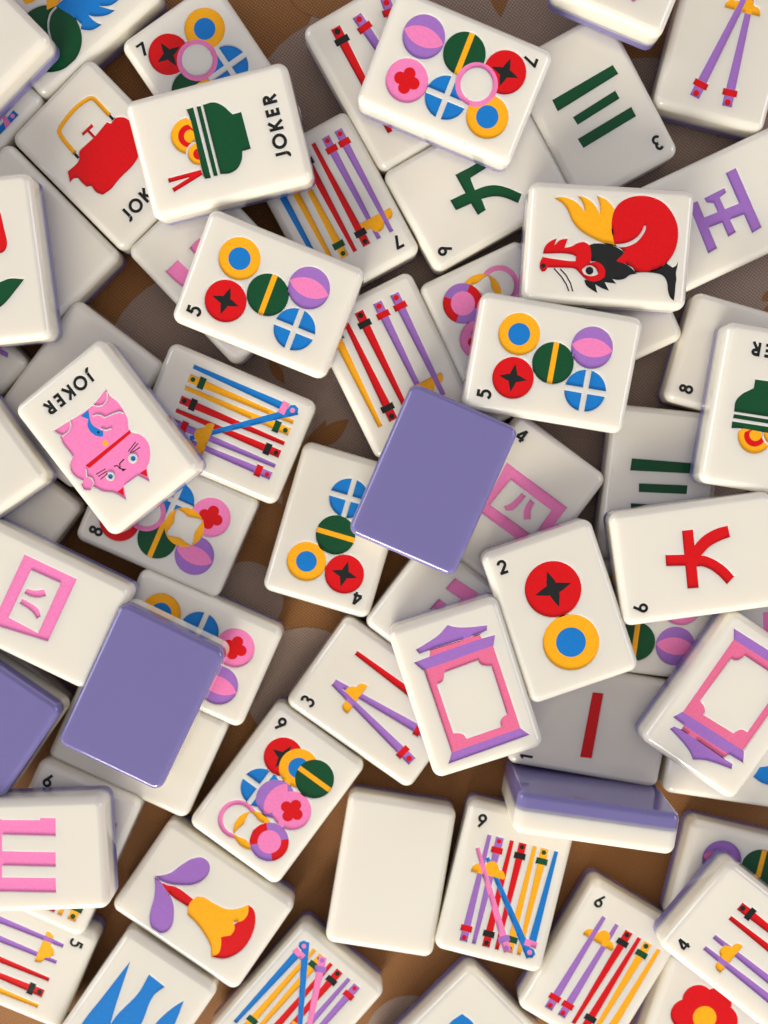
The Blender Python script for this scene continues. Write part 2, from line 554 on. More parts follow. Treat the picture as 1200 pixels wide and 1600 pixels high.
def bams(n):
    lo, hi = -12.1, 9.2
    SIZE[0] = {2: 1.2, 3: 1.2, 4: 1.1, 5: 1.12, 6: 1.08}.get(n, .98)
    o = []
    if n == 2:
        o += stick(1, 1.9, 10, 2.75, -12, 'purple', 'red') + cloud(.9, 6.3) + stick(0, 1.2, 10, -3.6, -11.8, 'purple', 'red')
    elif n == 3:
        o += stick(1, -1.4, 9.4, .6, -11.9, 'purple', 'red') + cloud(-1.8, 4.8) + stick(0, -1.9, 9.4, -5.5, -12, 'purple', 'red') + stick(2, 5.6, 9.3, 5.1, -12, 'red', 'black')
    else:
        X = {4: [-5.5, -2.7, 2.0, 4.9], 5: [-6.1, -2.5, 1.4, 4.5, 7.3], 6: [-5.2, -2.2, .6, 3.0, 5.0, 7.5], 7: [-7.4, -4.7, -2.1, .4, 2.6, 5.1, 7.6],
             8: [-5.5, -3.4, -1.0, 1.2, 3.6, 5.6, 7.9], 9: [-5.5, -3.4, -1.0, 1.2, 3.6, 5.6, 7.9]}[n]
        if n == 4: hi = 8.0
        cx, cy = (X[0] + X[1]) / 2, (6.2 if n in (5, 7) else 3.6 if n == 4 else 5.2 if n == 6 else 2.6)
        cr, cb = ('red', 'black'), ('yellow', 'green')
        flip = {4: (0, 1), 5: (0, 1, 0), 6: (1, 0, 1, 0), 7: (1, 0, 1, 0), 8: (0, 1, 0, 1), 9: (0, 1, 0, 1)}[n]
        o += stick(1, X[1], hi if n < 8 else lo, X[1], lo if n < 8 else hi, 'purple', 'red')
        if n < 8: o += cloud(cx, cy)
        o += stick(0, X[0], hi, X[0], lo, 'purple', 'red')
        for k, fl in enumerate(flip):
            c = cr if k < 2 else cb
            x = X[2 + k]
            o += stick(2 + k, x, lo if fl else hi, x, hi if fl else lo, c[0], c[1])
        if n >= 7: o += stick(6, X[6], hi, X[6] if n == 7 else 7.6, lo if n == 7 else -9.2, 'blue', 'pink' if n == 7 else None)
        if n >= 8:
            o += stick(7, -4.9, 4.8, 7.9, -12.0, 'blue', None)
            o += [('stick#7', 'band', 'pink', stroke([(6.2, -9.3), (8.6, -9.5)], 1.3)), ('stick#7', 'stick_end', 'blue', circ(7.7, -11.2, 1.05, 7)), ('stick#7', 'dot', 'pink', circ(7.6, -11.1, .48, 14))]
            o += cloud(-4.0, 2.5)
        if n >= 9:
            o += stick(8, -7.2, 6.2, 3.4, -12.0, 'pink', 'purple')
    return o

TRACED = {
  'dragon': [
    ('flame', 'flame', 'yellow', 'p', [(7.74, 10.38), (8.05, 9.29), (7.87, 7.74), (7.22, 6.3), (5.68, 4.78), (6.75, 5.01), (7.54, 5.49), (8.37, 6.25), (8.25, 4.99), (7.51, 3.67), (6.61, 2.77), (5.43, 2.06), (6.92, 2.09), (7.85, 2.45), (8.59, 2.84), (8.19, 1.36), (7.31, 0.17), (6.4, -0.6), (4.88, -0.25), (3.25, -0.29), (1.63, -0.62), (0.02, -1.2), (0.43, 1.02), (1.26, 3.32), (2.37, 5.36), (3.92, 6.88), (5.77, 7.86), (6.93, 8.92)]),
    ('body', 'body', 'red', 'p', [(6.4, -0.6), (7.68, -1.47), (8.67, -3.06), (9.1, -4.97), (8.96, -7.21), (8.13, -9.24), (6.33, -11.06), (4.21, -12.14), (2.04, -12.41), (-0.17, -12.04), (-2.3, -10.83), (-3.64, -9.12), (-4.32, -6.93), (-4.42, -5.26), (-3.63, -4.63), (-3.14, -3.47), (-2.82, -2.04), (-2.58, -1.32), (-0.97, -3.01), (-0.34, -2.12), (-0.04, -1.2), (1.63, -0.62), (3.25, -0.29), (4.88, -0.25)]),
    ('body', 'curl', 'face', 'p', [(0.29, -1.18), (0.68, -3.16), (1.59, -4.76), (2.88, -5.77), (3.91, -6.1), (3.88, -6.47), (3.2, -6.44), (1.93, -5.85), (0.78, -4.83), (-0.0, -3.21), (-0.24, -1.55)]),
    ('mane', 'mane', 'black', 'p', [(-0.13, 3.55), (0.2, 2.68), (0.26, 0.72), (0.0, -0.97), (-0.97, -3.01), (-1.83, -2.38), (-2.66, -1.41), (-2.96, -2.9), (-3.64, -4.35), (-4.68, -5.5), (-5.03, -4.19), (-5.68, -3.4), (-5.97, -2.3), (-5.9, -1.17), (-6.68, -1.94), (-6.53, 0.18), (-7.99, -0.72), (-7.65, 0.51), (-7.04, 1.83), (-8.53, 1.37), (-7.91, 2.6), (-7.27, 3.49), (-6.39, 3.9), (-5.97, 2.47), (-5.36, 1.4), (-4.78, 0.88), (-3.99, 1.51), (-2.98, 2.15), (-2.97, 2.99), (-1.33, 3.06)]),
    ('head', 'head', 'red', 'p', [(-1.97, 11.69), (-1.01, 11.54), (-0.0, 10.78), (0.76, 9.43), (-0.49, 9.76), (0.53, 8.72), (0.8, 7.42), (-0.85, 7.91), (-0.59, 6.81), (0.17, 5.47), (0.37, 4.37), (-0.12, 3.49), (-1.33, 3.06), (-2.84, 3.0), (-3.26, 3.11), (-2.98, 2.15), (-3.41, 0.99), (-4.46, 0.26), (-5.57, 0.26), (-6.22, 1.05), (-6.52, 2.43), (-6.05, 3.87), (-5.28, 4.77), (-4.51, 5.67), (-4.4, 7.64), (-4.53, 10.72), (-5.16, 11.09), (-5.35, 11.64), (-4.75, 12.1), (-3.37, 12.06), (-2.66, 11.7)]),
    ('head', 'mouth', 'face', 'p', [(-2.12, 11.79), (-1.99, 6.43), (-2.31, 5.7), (-3.08, 5.73), (-3.13, 6.62), (-2.72, 11.75)]),
    ('head', 'eye', 'face', 'p', [(-4.58, 4.49), (-3.84, 3.76), (-3.73, 2.79), (-4.29, 1.9), (-5.14, 1.47), (-5.54, 2.22), (-5.53, 3.35), (-5.24, 4.07)]),
    ('head', 'pupil', 'black', 'c', (-4.63, 3.08), 0.71),
    ('head', 'nostril', 'black', 'c', (-4.24, 11.5), 0.43),
    ('whisker', 'whisker', 'black', 's', [(-4.65, 9.53), (-6.03, 8.08), (-7.35, 7.08), (-8.48, 6.57)], 0.26),
    ('whisker', 'whisker', 'black', 's', [(-4.67, 8.41), (-5.7, 7.26), (-7.16, 6.31), (-8.52, 5.84)], 0.26),
    ('claw', 'claw', 'black', 'p', [(-4.47, -5.26), (-4.2, -7.48), (-3.69, -9.12), (-2.5, -10.7), (-3.2, -11.88), (-2.89, -12.42), (-1.99, -12.82), (-3.15, -12.72), (-3.99, -12.57), (-5.3, -12.77), (-6.18, -12.7), (-7.84, -12.71), (-9.12, -12.62), (-8.58, -11.93), (-7.36, -11.4), (-6.0, -11.14), (-4.81, -10.34), (-4.36, -8.62)]),
  ],
  'cat': [
    ('cat', 'cat', 'pink', 'p', [(6.77, -6.94), (4.44, -6.7), (0.95, -6.22), (-2.04, -6.11), (-5.75, -6.89), (-5.5, -5.63), (-5.95, -3.83), (-5.81, -1.76), (-5.49, -0.18), (-4.57, 1.29), (-4.51, 1.98), (-5.54, 3.31), (-5.9, 5.22), (-5.17, 6.85), (-3.96, 8.12), (-2.87, 8.75), (-1.63, 11.1), (-0.65, 8.9), (2.68, 8.75), (3.91, 11.12), (4.95, 8.69), (6.44, 7.19), (7.33, 5.41), (8.27, 5.62), (9.14, 4.78), (8.95, 3.82), (8.12, 3.53), (8.86, 2.05), (8.84, 0.59), (7.96, -0.58), (6.9, -1.06), (6.86, -2.31), (6.89, -4.17), (6.45, -5.67)]),
    ('cat', 'paw_line', 'face', 's', [(-1.78, -6.96), (-2.15, -5.77), (-3.46, -5.01), (-4.85, -5.4), (-5.54, -6.4)], 0.26),  # paw, arm and tail relief lines: their white glints drawn as bare cream strokes
    ('cat', 'paw_line', 'face', 's', [(6.84, -6.52), (6.06, -5.19), (4.46, -5.25), (3.39, -6.08), (3.29, -6.91)], 0.26),
    ('cat', 'arm_line', 'face', 's', [(-0.64, -4.63), (-1.84, -3.96), (-2.24, -3.04), (-3.79, -2.58), (-5.13, -2.1), (-5.53, -1.42)], 0.26),
    ('cat', 'arm_line', 'face', 's', [(-0.37, -1.92), (-1.02, -1.06), (-2.07, -0.69)], 0.26),
    ('cat', 'tail_line', 'face', 's', [(6.37, 2.1), (7.18, 3.32), (6.64, 4.1), (6.84, 5.05), (7.85, 5.57)], 0.26),
    ('collar', 'collar', 'red', 'p', [(6.12, 1.55), (-4.66, 1.55), (-4.38, 2.13), (5.84, 2.39)]),
    ('fish', 'fish', 'blue', 'p', [(1.14, -5.99), (-0.78, -5.98), (-0.17, -4.99), (0.39, -3.59), (-0.01, -2.19), (-0.52, -1.25), (0.19, -0.52), (1.05, -1.36), (1.45, -2.76), (1.21, -3.86), (0.36, -4.67)]),
    ('fish', 'fish_eye', 'black', 'c', (0.36, -1.68), 0.24),
    ('bell', 'bell', 'yellow', 'c', (0.56, 0.66), 0.53),
    ('eye', 'eye', 'face', 'c', (-1.81, 5.94), 0.94),
    ('eye', 'pupil', 'blue', 'c', (-1.86, 5.97), 0.44),
    ('eye', 'eye', 'face', 'c', (3.6, 5.93), 0.88),
    ('eye', 'pupil', 'blue', 'c', (3.6, 5.97), 0.44),
    ('ear', 'ear', 'red', 'p', [(-1.11, 8.8), (-2.64, 8.94), (-1.85, 10.17)]),
    ('ear', 'ear', 'red', 'p', [(4.38, 8.93), (2.92, 8.94), (3.83, 10.26)]),
    ('nose', 'nose', 'black', 's', [(1.96, 4.9), (1.34, 5.18), (1.32, 5.86), (0.85, 6.48)], 0.24),
    ('nose', 'nose', 'black', 's', [(-0.39, 5.04), (0.77, 5.18), (1.28, 5.96)], 0.24),
    ('nose', 'nose', 'black', 'p', [(1.21, 5.87), (0.36, 6.73), (1.21, 6.68)]),
    ('whisker', 'whisker', 'black', 's', [(-4.09, 3.92), (-1.88, 4.42)], 0.18),
    ('whisker', 'whisker', 'black', 's', [(-4.3, 4.37), (-1.98, 4.78)], 0.18),
    ('whisker', 'whisker', 'black', 's', [(-4.15, 5.17), (-2.07, 5.0)], 0.18),
    ('whisker', 'whisker', 'black', 's', [(3.45, 4.31), (5.53, 4.02)], 0.18),
    ('whisker', 'whisker', 'black', 's', [(3.6, 4.79), (5.48, 4.57)], 0.18),
    ('whisker', 'whisker', 'black', 's', [(3.69, 5.23), (5.45, 5.25)], 0.18),
  ],
  'soup': [
    ('egg', 'egg', 'yellow', 'p', [(-1.02, 4.83), (-0.99, 5.35), (-0.88, 5.85), (-0.7, 6.32), (-0.45, 6.77), (-0.14, 7.16), (0.23, 7.51), (0.64, 7.79), (1.09, 7.99), (1.56, 8.13), (2.05, 8.19), (2.54, 8.16), (3.01, 8.06), (3.47, 7.88), (3.89, 7.63), (4.27, 7.31), (4.6, 6.94), (4.87, 6.52), (5.08, 6.05), (5.21, 5.56), (5.27, 5.06), (5.25, 4.55), (3.84, 3.67)]),
    ('egg', 'red_ring', 'red', 'p', [(0.12, 4.6), (0.11, 4.93), (0.16, 5.27), (0.25, 5.59), (0.4, 5.89), (0.58, 6.16), (0.81, 6.4), (1.07, 6.6), (1.35, 6.75), (1.65, 6.86), (1.97, 6.91), (2.29, 6.91), (2.6, 6.85), (2.9, 6.75), (3.19, 6.59), (3.44, 6.39), (3.66, 6.16), (3.84, 5.88), (3.98, 5.58), (4.07, 5.26), (4.11, 4.93), (4.1, 4.6), (2.89, 3.79)]),
    ('egg', 'yolk', 'yellow', 'p', [(0.92, 4.33), (0.89, 4.54), (0.88, 4.75), (0.92, 4.95), (0.98, 5.15), (1.08, 5.33), (1.21, 5.49), (1.36, 5.63), (1.53, 5.74), (1.72, 5.81), (1.91, 5.85), (2.11, 5.86), (2.31, 5.82), (2.5, 5.76), (2.67, 5.65), (2.83, 5.52), (2.96, 5.36), (3.06, 5.19), (3.13, 4.99), (3.16, 4.79), (3.16, 4.58), (3.13, 4.37), (2.4, 3.79)]),
    ('egg_half', 'rim', 'face', 'p', [(-3.51, 4.13), (-3.46, 4.49), (-3.35, 4.84), (-3.2, 5.17), (-2.99, 5.47), (-2.75, 5.74), (-2.47, 5.96), (-2.17, 6.13), (-1.84, 6.26), (-1.49, 6.33), (-1.14, 6.34), (-0.8, 6.3), (-0.46, 6.2), (-0.15, 6.05), (0.15, 5.85), (0.4, 5.61), (0.62, 5.33), (0.8, 5.02), (0.93, 4.68), (1.0, 4.32), (1.03, 3.96), (0.99, 3.6)]),
    ('egg_half', 'egg_half', 'yellow', 'p', [(-3.2, 4.12), (-3.15, 4.42), (-3.06, 4.72), (-2.93, 4.99), (-2.77, 5.25), (-2.56, 5.47), (-2.32, 5.65), (-2.07, 5.8), (-1.79, 5.91), (-1.5, 5.97), (-1.21, 5.98), (-0.91, 5.94), (-0.63, 5.86), (-0.36, 5.74), (-0.12, 5.57), (0.1, 5.36), (0.28, 5.13), (0.43, 4.86), (0.54, 4.58), (0.6, 4.28), (0.62, 3.97), (0.6, 3.67)]),
    ('egg_half', 'yolk', 'red', 'p', [(-2.29, 4.05), (-2.27, 4.21), (-2.22, 4.37), (-2.15, 4.51), (-2.06, 4.64), (-1.96, 4.76), (-1.83, 4.86), (-1.7, 4.94), (-1.55, 4.99), (-1.4, 5.02), (-1.25, 5.03), (-1.09, 5.01), (-0.94, 4.97), (-0.8, 4.9), (-0.68, 4.82), (-0.56, 4.71), (-0.46, 4.58), (-0.39, 4.44), (-0.33, 4.29), (-0.29, 4.14), (-0.29, 3.98), (-0.3, 3.82)]),
    ('bowl', 'rim_stripe', 'green', 'p', [(6.66, 4.22), (6.72, 2.97), (-5.82, 2.91), (-5.74, 3.98), (-4.65, 4.16), (-3.42, 4.15), (0.99, 4.03), (4.9, 3.99)]),
    ('bowl', 'stripe', 'green', 'p', [(6.69, 2.36), (6.63, 1.61), (-5.72, 1.6), (-5.64, 2.35)]),
    ('bowl', 'bowl', 'green', 'p', [(6.69, 1.16), (6.7, -0.79), (5.66, -2.32), (4.48, -3.16), (3.89, -3.6), (3.91, -5.19), (-2.65, -5.31), (-2.68, -3.72), (-4.01, -3.3), (-5.42, -2.04), (-5.83, -0.65), (-5.6, 1.1)]),
    ('chopstick', 'chopstick', 'red', 's', [(-4.48, 10.54), (-4.42, 4.28)], 0.82),
    ('chopstick', 'chopstick', 'red', 's', [(-6.3, 10.13), (-4.56, 4.32)], 0.82),
  ],
  'kettle': [
    ('kettle', 'kettle', 'red', 'p', [(-7.24, 2.81), (-4.27, 2.76), (-2.9, 3.88), (-1.84, 3.86), (1.01, 3.71), (4.49, 3.96), (4.81, 3.23), (6.18, 3.31), (7.35, 2.35), (7.68, 1.41), (7.8, -0.98), (6.14, -3.45), (3.41, -4.87), (-1.45, -5.0), (-3.79, -5.18), (-5.59, -4.84), (-6.13, -3.68), (-5.93, -2.22), (-6.68, -1.69), (-6.79, -0.54), (-6.69, 0.61), (-7.44, 1.14), (-8.4, 1.05)]),
    ('knob', 'knob', 'red', 'p', [(-0.32, 5.85), (2.26, 5.76), (2.1, 5.1), (1.13, 5.16), (1.1, 2.87), (0.6, 2.97), (0.64, 5.23), (-0.48, 5.27)]),
    ('handle', 'handle', 'yellow', 's', [(-3.86, 4.21), (-3.46, 8.15), (-3.15, 9.08), (-2.2, 9.46), (5.07, 9.34), (5.77, 8.77), (5.82, 7.98), (5.73, 4.46)], 0.79),
    ('handle', 'hinge', 'black', 's', [(-3.96, 4.19), (-4.0, 3.02)], 0.5),
    ('handle', 'hinge', 'black', 's', [(5.73, 4.46), (5.66, 3.38)], 0.5),
  ],
  'greendragon': [
    ('body', 'body', 'green', 'c', (-3.21, 6.7), 6.09),
    ('flame', 'flame', 'blue', 'p', [(0.54, 1.82), (0.19, -0.83), (-6.31, -8.56), (-6.06, -6.02), (-4.83, -4.33), (-6.6, -5.55), (-7.29, -6.13), (-6.98, -4.43), (-5.86, -2.65), (-4.73, -1.66), (-6.32, -1.85), (-7.66, -2.45), (-7.14, -0.35), (-5.69, 1.15), (-5.22, 0.35), (-2.58, 0.8), (-0.97, 1.37)]),
    ('mane', 'mane', 'yellow', 'p', [(5.93, 5.99), (4.19, 5.93), (3.71, 4.78), (3.45, 3.03)]),
    ('mane', 'mane', 'yellow', 'p', [(2.78, 2.24), (0.99, 3.61), (0.45, 1.71), (0.58, -0.38)]),
    ('body', 'curl', 'face', 's', [(0.23, 1.9), (0.03, 3.46), (-0.77, 4.75), (-1.85, 5.7), (-3.83, 6.73)], 0.35),
  ],
  'pagoda': [
    ('roof', 'roof', 'purple', 'p', [(-6.63, 9.87), (-3.69, 10.62), (-1.59, 11.31), (0.41, 12.53), (1.28, 11.89), (3.68, 10.99), (7.33, 10.23), (6.99, 9.39), (5.53, 9.17), (-0.15, 9.08), (-4.04, 9.09), (-6.24, 8.97)]),
    ('gable', 'gable', 'rose', 'p', [(-4.07, 9.02), (5.5, 9.1), (5.58, 8.06), (-4.58, 7.84)]),
    ('eave', 'eave', 'purple', 'p', [(-7.73, 7.67), (-4.58, 7.84), (5.6, 8.14), (8.18, 8.05), (7.29, 6.23), (-6.07, 5.71), (-6.58, 5.79)]),
    ('frame', 'frame', 'rose', 'p', [(-6.32, 5.76), (7.22, 6.25), (7.42, -10.21), (-6.18, -10.84)]),
    ('frame', 'opening', 'face', 'p', [(-2.9, 4.2), (3.8, 4.53), (3.85, 3.83), (4.47, 3.22), (5.79, 2.71), (5.8, -6.98), (4.84, -7.23), (4.28, -7.88), (4.04, -8.91), (-2.78, -9.09), (-3.04, -8.18), (-3.82, -7.65), (-4.8, -7.34), (-4.92, 2.51), (-3.78, 2.7), (-3.25, 3.35)]),
    ('base', 'base', 'purple', 'p', [(-6.17, -10.79), (7.42, -10.21), (8.65, -11.91), (-7.43, -12.62)]),
  ],
  'flower': [
    ('leaf', 'leaf', 'purple', 'p', [(-0.45, 11.07), (1.76, 8.97), (4.31, 8.05), (6.59, 6.95), (7.87, 5.54), (7.85, 4.01), (6.98, 3.05), (4.88, 2.75), (2.6, 3.85), (1.04, 5.83), (-0.12, 8.07), (-0.53, 10.07)]),
    ('leaf', 'leaf', 'purple', 'p', [(-0.54, 11.08), (-0.62, 9.63), (-1.47, 7.53), (-2.42, 5.56), (-4.33, 3.88), (-6.34, 2.9), (-8.14, 3.0), (-9.3, 4.11), (-9.35, 5.59), (-8.08, 7.1), (-6.09, 8.11), (-4.2, 8.71), (-2.23, 9.75)]),
    ('stem', 'stem', 'red', 'p', [(-0.74, 9.36), (-0.47, 8.02), (0.16, 6.55), (0.11, 2.16), (-1.77, 2.4), (-1.73, 6.79)]),
    ('bloom', 'petal', 'red', 'p', [(5.33, -7.26), (5.08, -8.68), (3.43, -10.19), (1.33, -11.05), (-1.91, -11.36), (-4.29, -10.7), (-6.19, -9.34), (-7.35, -7.09), (-5.91, -6.11), (-3.01, -6.41), (0.6, -7.18), (2.62, -7.89)]),
    ('bloom', 'bloom', 'yellow', 'p', [(-1.69, 2.27), (-0.63, 2.41), (0.99, 2.0), (1.57, 0.88), (1.72, -1.29), (2.28, -4.33), (3.65, -6.05), (5.33, -7.26), (3.6, -8.21), (1.92, -7.99), (0.81, -6.66), (-0.19, -7.72), (-1.68, -7.79), (-3.01, -6.41), (-4.32, -7.3), (-5.89, -7.81), (-7.35, -7.09), (-5.74, -5.8), (-4.53, -3.65), (-3.58, -1.11), (-3.08, 1.51)]),
  ],
  'bluebird': [
    ('wing', 'wing', 'blue', 'p', [(-6.8, 9.93), (-3.1, -2.44), (-1.41, -6.66), (-6.84, -10.31), (-7.69, -5.53), (-7.34, 0.59)]),
    ('wing', 'wing', 'blue', 'p', [(-2.98, -2.14), (-1.94, 5.84), (-2.3, 9.88), (1.6, 9.56), (0.78, 6.87), (1.9, 0.93), (1.85, -4.46), (-1.41, -6.66)]),
    ('wing', 'wing', 'blue', 'p', [(4.25, 2.52), (5.23, 6.93), (6.24, 9.32), (7.33, 4.59), (8.01, -0.31), (4.74, -2.51)]),
  ],
  'nine_char': [
    ('character', 'character', 'green', 'p', [(3.6, 3.0), (3.55, -1.88), (3.83, -3.07), (1.93, -4.41), (1.72, 0.85), (-0.65, 1.13), (-2.71, 0.9), (-4.86, 1.17), (-4.97, 2.91), (-2.48, 3.01), (-0.28, 2.99)]),
    ('character', 'character', 'green', 'p', [(-0.04, 6.13), (-0.28, 2.99), (-0.65, 1.13), (-1.04, -1.06), (-1.79, -2.7), (-3.21, -4.32), (-5.6, -6.16), (-6.77, -4.76), (-4.74, -3.13), (-3.6, -1.7), (-2.71, 0.9), (-2.48, 3.01), (-2.16, 6.1)]),
  ],
  'six_char': [
    ('character', 'character', 'red', 'p', [(5.64, 2.17), (5.62, 0.14), (-5.22, 0.41), (-5.11, 2.49)]),
    ('character', 'character', 'red', 'p', [(1.62, 5.73), (0.95, 0.0), (-1.09, 0.26), (-0.44, 5.84)]),
    ('character', 'character', 'red', 'p', [(1.76, 1.18), (2.66, 0.25), (4.2, -1.67), (5.15, -4.08), (5.45, -6.19), (3.33, -6.39), (2.8, -4.29), (2.03, -2.42), (0.59, -0.72), (-0.2, 0.15)]),
    ('character', 'character', 'red', 'p', [(0.64, 0.55), (0.52, -1.22), (-0.52, -3.12), (-2.2, -4.95), (-4.06, -6.25), (-5.28, -4.75), (-3.56, -3.51), (-2.04, -1.92), (-1.32, -0.48), (-1.31, 0.54)]),
  ],
  'four_char': [
    ('character', 'character', 'pink', 'p', [(-6.75, 5.64), (7.73, 5.59), (7.8, -5.0), (-5.08, -5.0)]),
    ('character', 'opening', 'face', 'p', [(-4.25, 3.45), (5.66, 3.36), (5.85, -2.67), (-4.51, -2.76)]),
    ('character', 'stroke', 'pink', 'p', [(-0.98, 2.65), (0.06, 2.58), (-0.1, 0.36), (-0.46, -1.03), (-1.39, -1.85), (-2.14, -1.42), (-1.5, -0.39), (-1.14, 0.99)]),
    ('character', 'stroke', 'pink', 'p', [(1.12, 2.66), (2.12, 2.57), (2.43, 1.11), (3.43, -0.39), (2.5, -1.22), (1.48, 0.13), (1.12, 1.54)]),
  ],
  'three_char': [
    ('bar', 'bar', 'green', 'p', [(6.16, -4.89), (-6.87, -5.18), (-7.02, -3.26), (6.23, -2.58)]),
    ('bar', 'bar', 'green', 'p', [(4.25, -0.27), (-5.07, -0.83), (-5.1, 0.83), (4.1, 1.36)]),
    ('bar', 'bar', 'green', 'p', [(5.34, 3.69), (-6.32, 3.24), (-6.31, 5.18), (5.16, 5.64)]),
  ],
  'one_char': [
    ('bar', 'bar', 'red', 'p', [(5.98, 1.12), (6.13, -0.98), (-6.87, -1.14), (-7.0, 1.14)]),
  ],
  'five_char': [
    ('character', 'character', 'purple', 'p', [(-6.27, 1.65), (-6.34, 3.81), (5.72, 3.77), (5.98, 1.68)]),
    ('character', 'character', 'purple', 'p', [(-3.95, -7.02), (-3.72, -5.25), (5.73, -5.39), (5.94, -7.37)]),
    ('character', 'character', 'purple', 'p', [(-0.56, -6.56), (-0.06, 1.87), (2.15, 1.88), (1.48, -6.72)]),
    ('character', 'character', 'purple', 'p', [(-3.73, -3.91), (-3.85, 0.34), (-2.97, 0.34), (-2.61, -1.2), (4.49, -0.98), (4.68, -2.69), (-2.16, -2.63), (-2.85, -3.81)]),
  ],
  'e_char': [
    ('character', 'character', 'pink', 'p', [(7.38, 10.53), (6.83, -2.99), (7.25, -3.22), (7.11, -6.0), (3.77, -5.82), (4.76, 10.69)]),
    ('character', 'character', 'pink', 'p', [(1.58, 10.89), (0.67, -5.64), (-2.09, -5.49), (-1.1, 11.05)]),
    ('character', 'character', 'pink', 'p', [(-3.44, 11.2), (-4.22, -5.37), (-6.99, -5.29), (-6.13, 11.36)]),
    ('character', 'character', 'pink', 'p', [(7.37, 5.11), (7.24, 3.95), (-6.43, 4.76), (-6.31, 5.93)]),
  ],
  'leaf_red': [
    ('petal', 'petal', 'red', 'p', [(1.98, 8.5), (4.55, 8.23), (4.75, 5.92), (4.9, 2.33), (4.39, 1.49), (3.55, 1.14), (0.96, 1.33)]),
    ('leaf', 'leaf', 'green', 'p', [(0.22, -3.86), (2.85, -3.88), (4.48, -3.48), (7.19, -3.86), (5.82, -5.21), (2.22, -8.33), (-0.54, -9.21)]),
  ],
  'stick_end': [
    ('stick', 'stick', 'yellow', 'p', [(-0.23, 9.41), (-5.41, 10.26), (-5.36, 11.05), (0.45, 10.06)]),
    ('stick_blue', 'stick_blue', 'blue', 'p', [(1.27, 12.48), (-5.19, 12.12), (-5.25, 13.63), (0.85, 13.73)]),
    ('stick_blue', 'band', 'pink', 'p', [(-2.66, 11.64), (-3.4, 11.68), (-3.14, 13.99), (-1.74, 13.83)]),
    ('stick_blue', 'dot', 'pink', 'c', (-4.3, 12.76), 0.41),
  ],
  'pink9': [
    ('character', 'character', 'pink', 'p', [(-7.89, 6.94), (-4.68, 6.88), (-4.22, -0.48), (-7.27, -0.38), (-7.55, 3.25), (-7.73, 4.04)]),
    ('character', 'character', 'pink', 'p', [(-1.55, 6.99), (1.13, 7.04), (1.21, 4.52), (-1.54, 5.58)]),
  ],
  'purp36': [
    ('character', 'character', 'purple', 'p', [(-8.45, 8.1), (-11.27, 10.75), (-8.52, 11.27), (-8.0, 9.85)]),
  ],
  'pink26': [
    ('character', 'character', 'pink', 'p', [(4.39, 6.28), (7.05, 6.1), (7.49, 0.02), (4.66, 0.06)]),
    ('character', 'character', 'pink', 'p', [(-0.67, 6.3), (2.0, 6.11), (2.16, 1.49), (-0.33, 1.81)]),
  ],
  'pink58': [
    ('character', 'character', 'pink', 'p', [(3.88, 6.7), (4.74, 1.55), (-1.92, 0.88), (-1.82, 5.94)]),
  ],
  'blue60': [
    ('wing', 'wing', 'blue', 'p', [(-4.89, -1.84), (-2.81, -2.81), (-0.65, -10.62), (-5.9, -11.55), (-5.91, -4.02)]),
  ],
  'red63': [
    ('petal', 'petal', 'red', 'c', (-2.74, 7.1), 3.11),
    ('petal', 'petal', 'red', 'c', (0.86, 7.62), 3.11),
    ('petal', 'petal', 'red', 'c', (3.15, 4.73), 3.11),
    ('petal', 'petal', 'red', 'c', (1.86, 1.33), 3.11),
    ('petal', 'petal', 'red', 'c', (-1.73, 0.82), 3.11),
    ('petal', 'petal', 'red', 'c', (-4.03, 3.71), 3.11),
    ('petal', 'petal', 'red', 'c', (-0.44, 4.22), 3.88),
    ('centre', 'centre', 'yellow', 'c', (-0.32, 4.16), 2.33),
  ],
  'blue66': [
    ('wing', 'wing', 'blue', 'p', [(-5.44, 3.37), (-5.09, 6.74), (-2.15, 6.97), (2.67, 4.18), (-2.61, -1.05)]),
  ],
  'pink16': [
    ('petal', 'petal', 'pink', 'p', [(-1.34, 10.0), (-2.89, 10.93), (-3.66, 11.11), (-4.08, 10.44), (-4.91, 8.53)]),
  ],
  'red69': [
    ('petal', 'petal', 'red', 'p', [(-10.48, 3.4), (-11.48, 5.0), (-11.94, 6.98), (-10.82, 7.18), (-9.78, 4.04)]),
  ],
  'yel68': [
    ('stick', 'stick', 'yellow', 'p', [(-3.64, -0.55), (-1.46, -1.56), (-2.54, -3.64), (-4.61, -2.48)]),
  ],
}

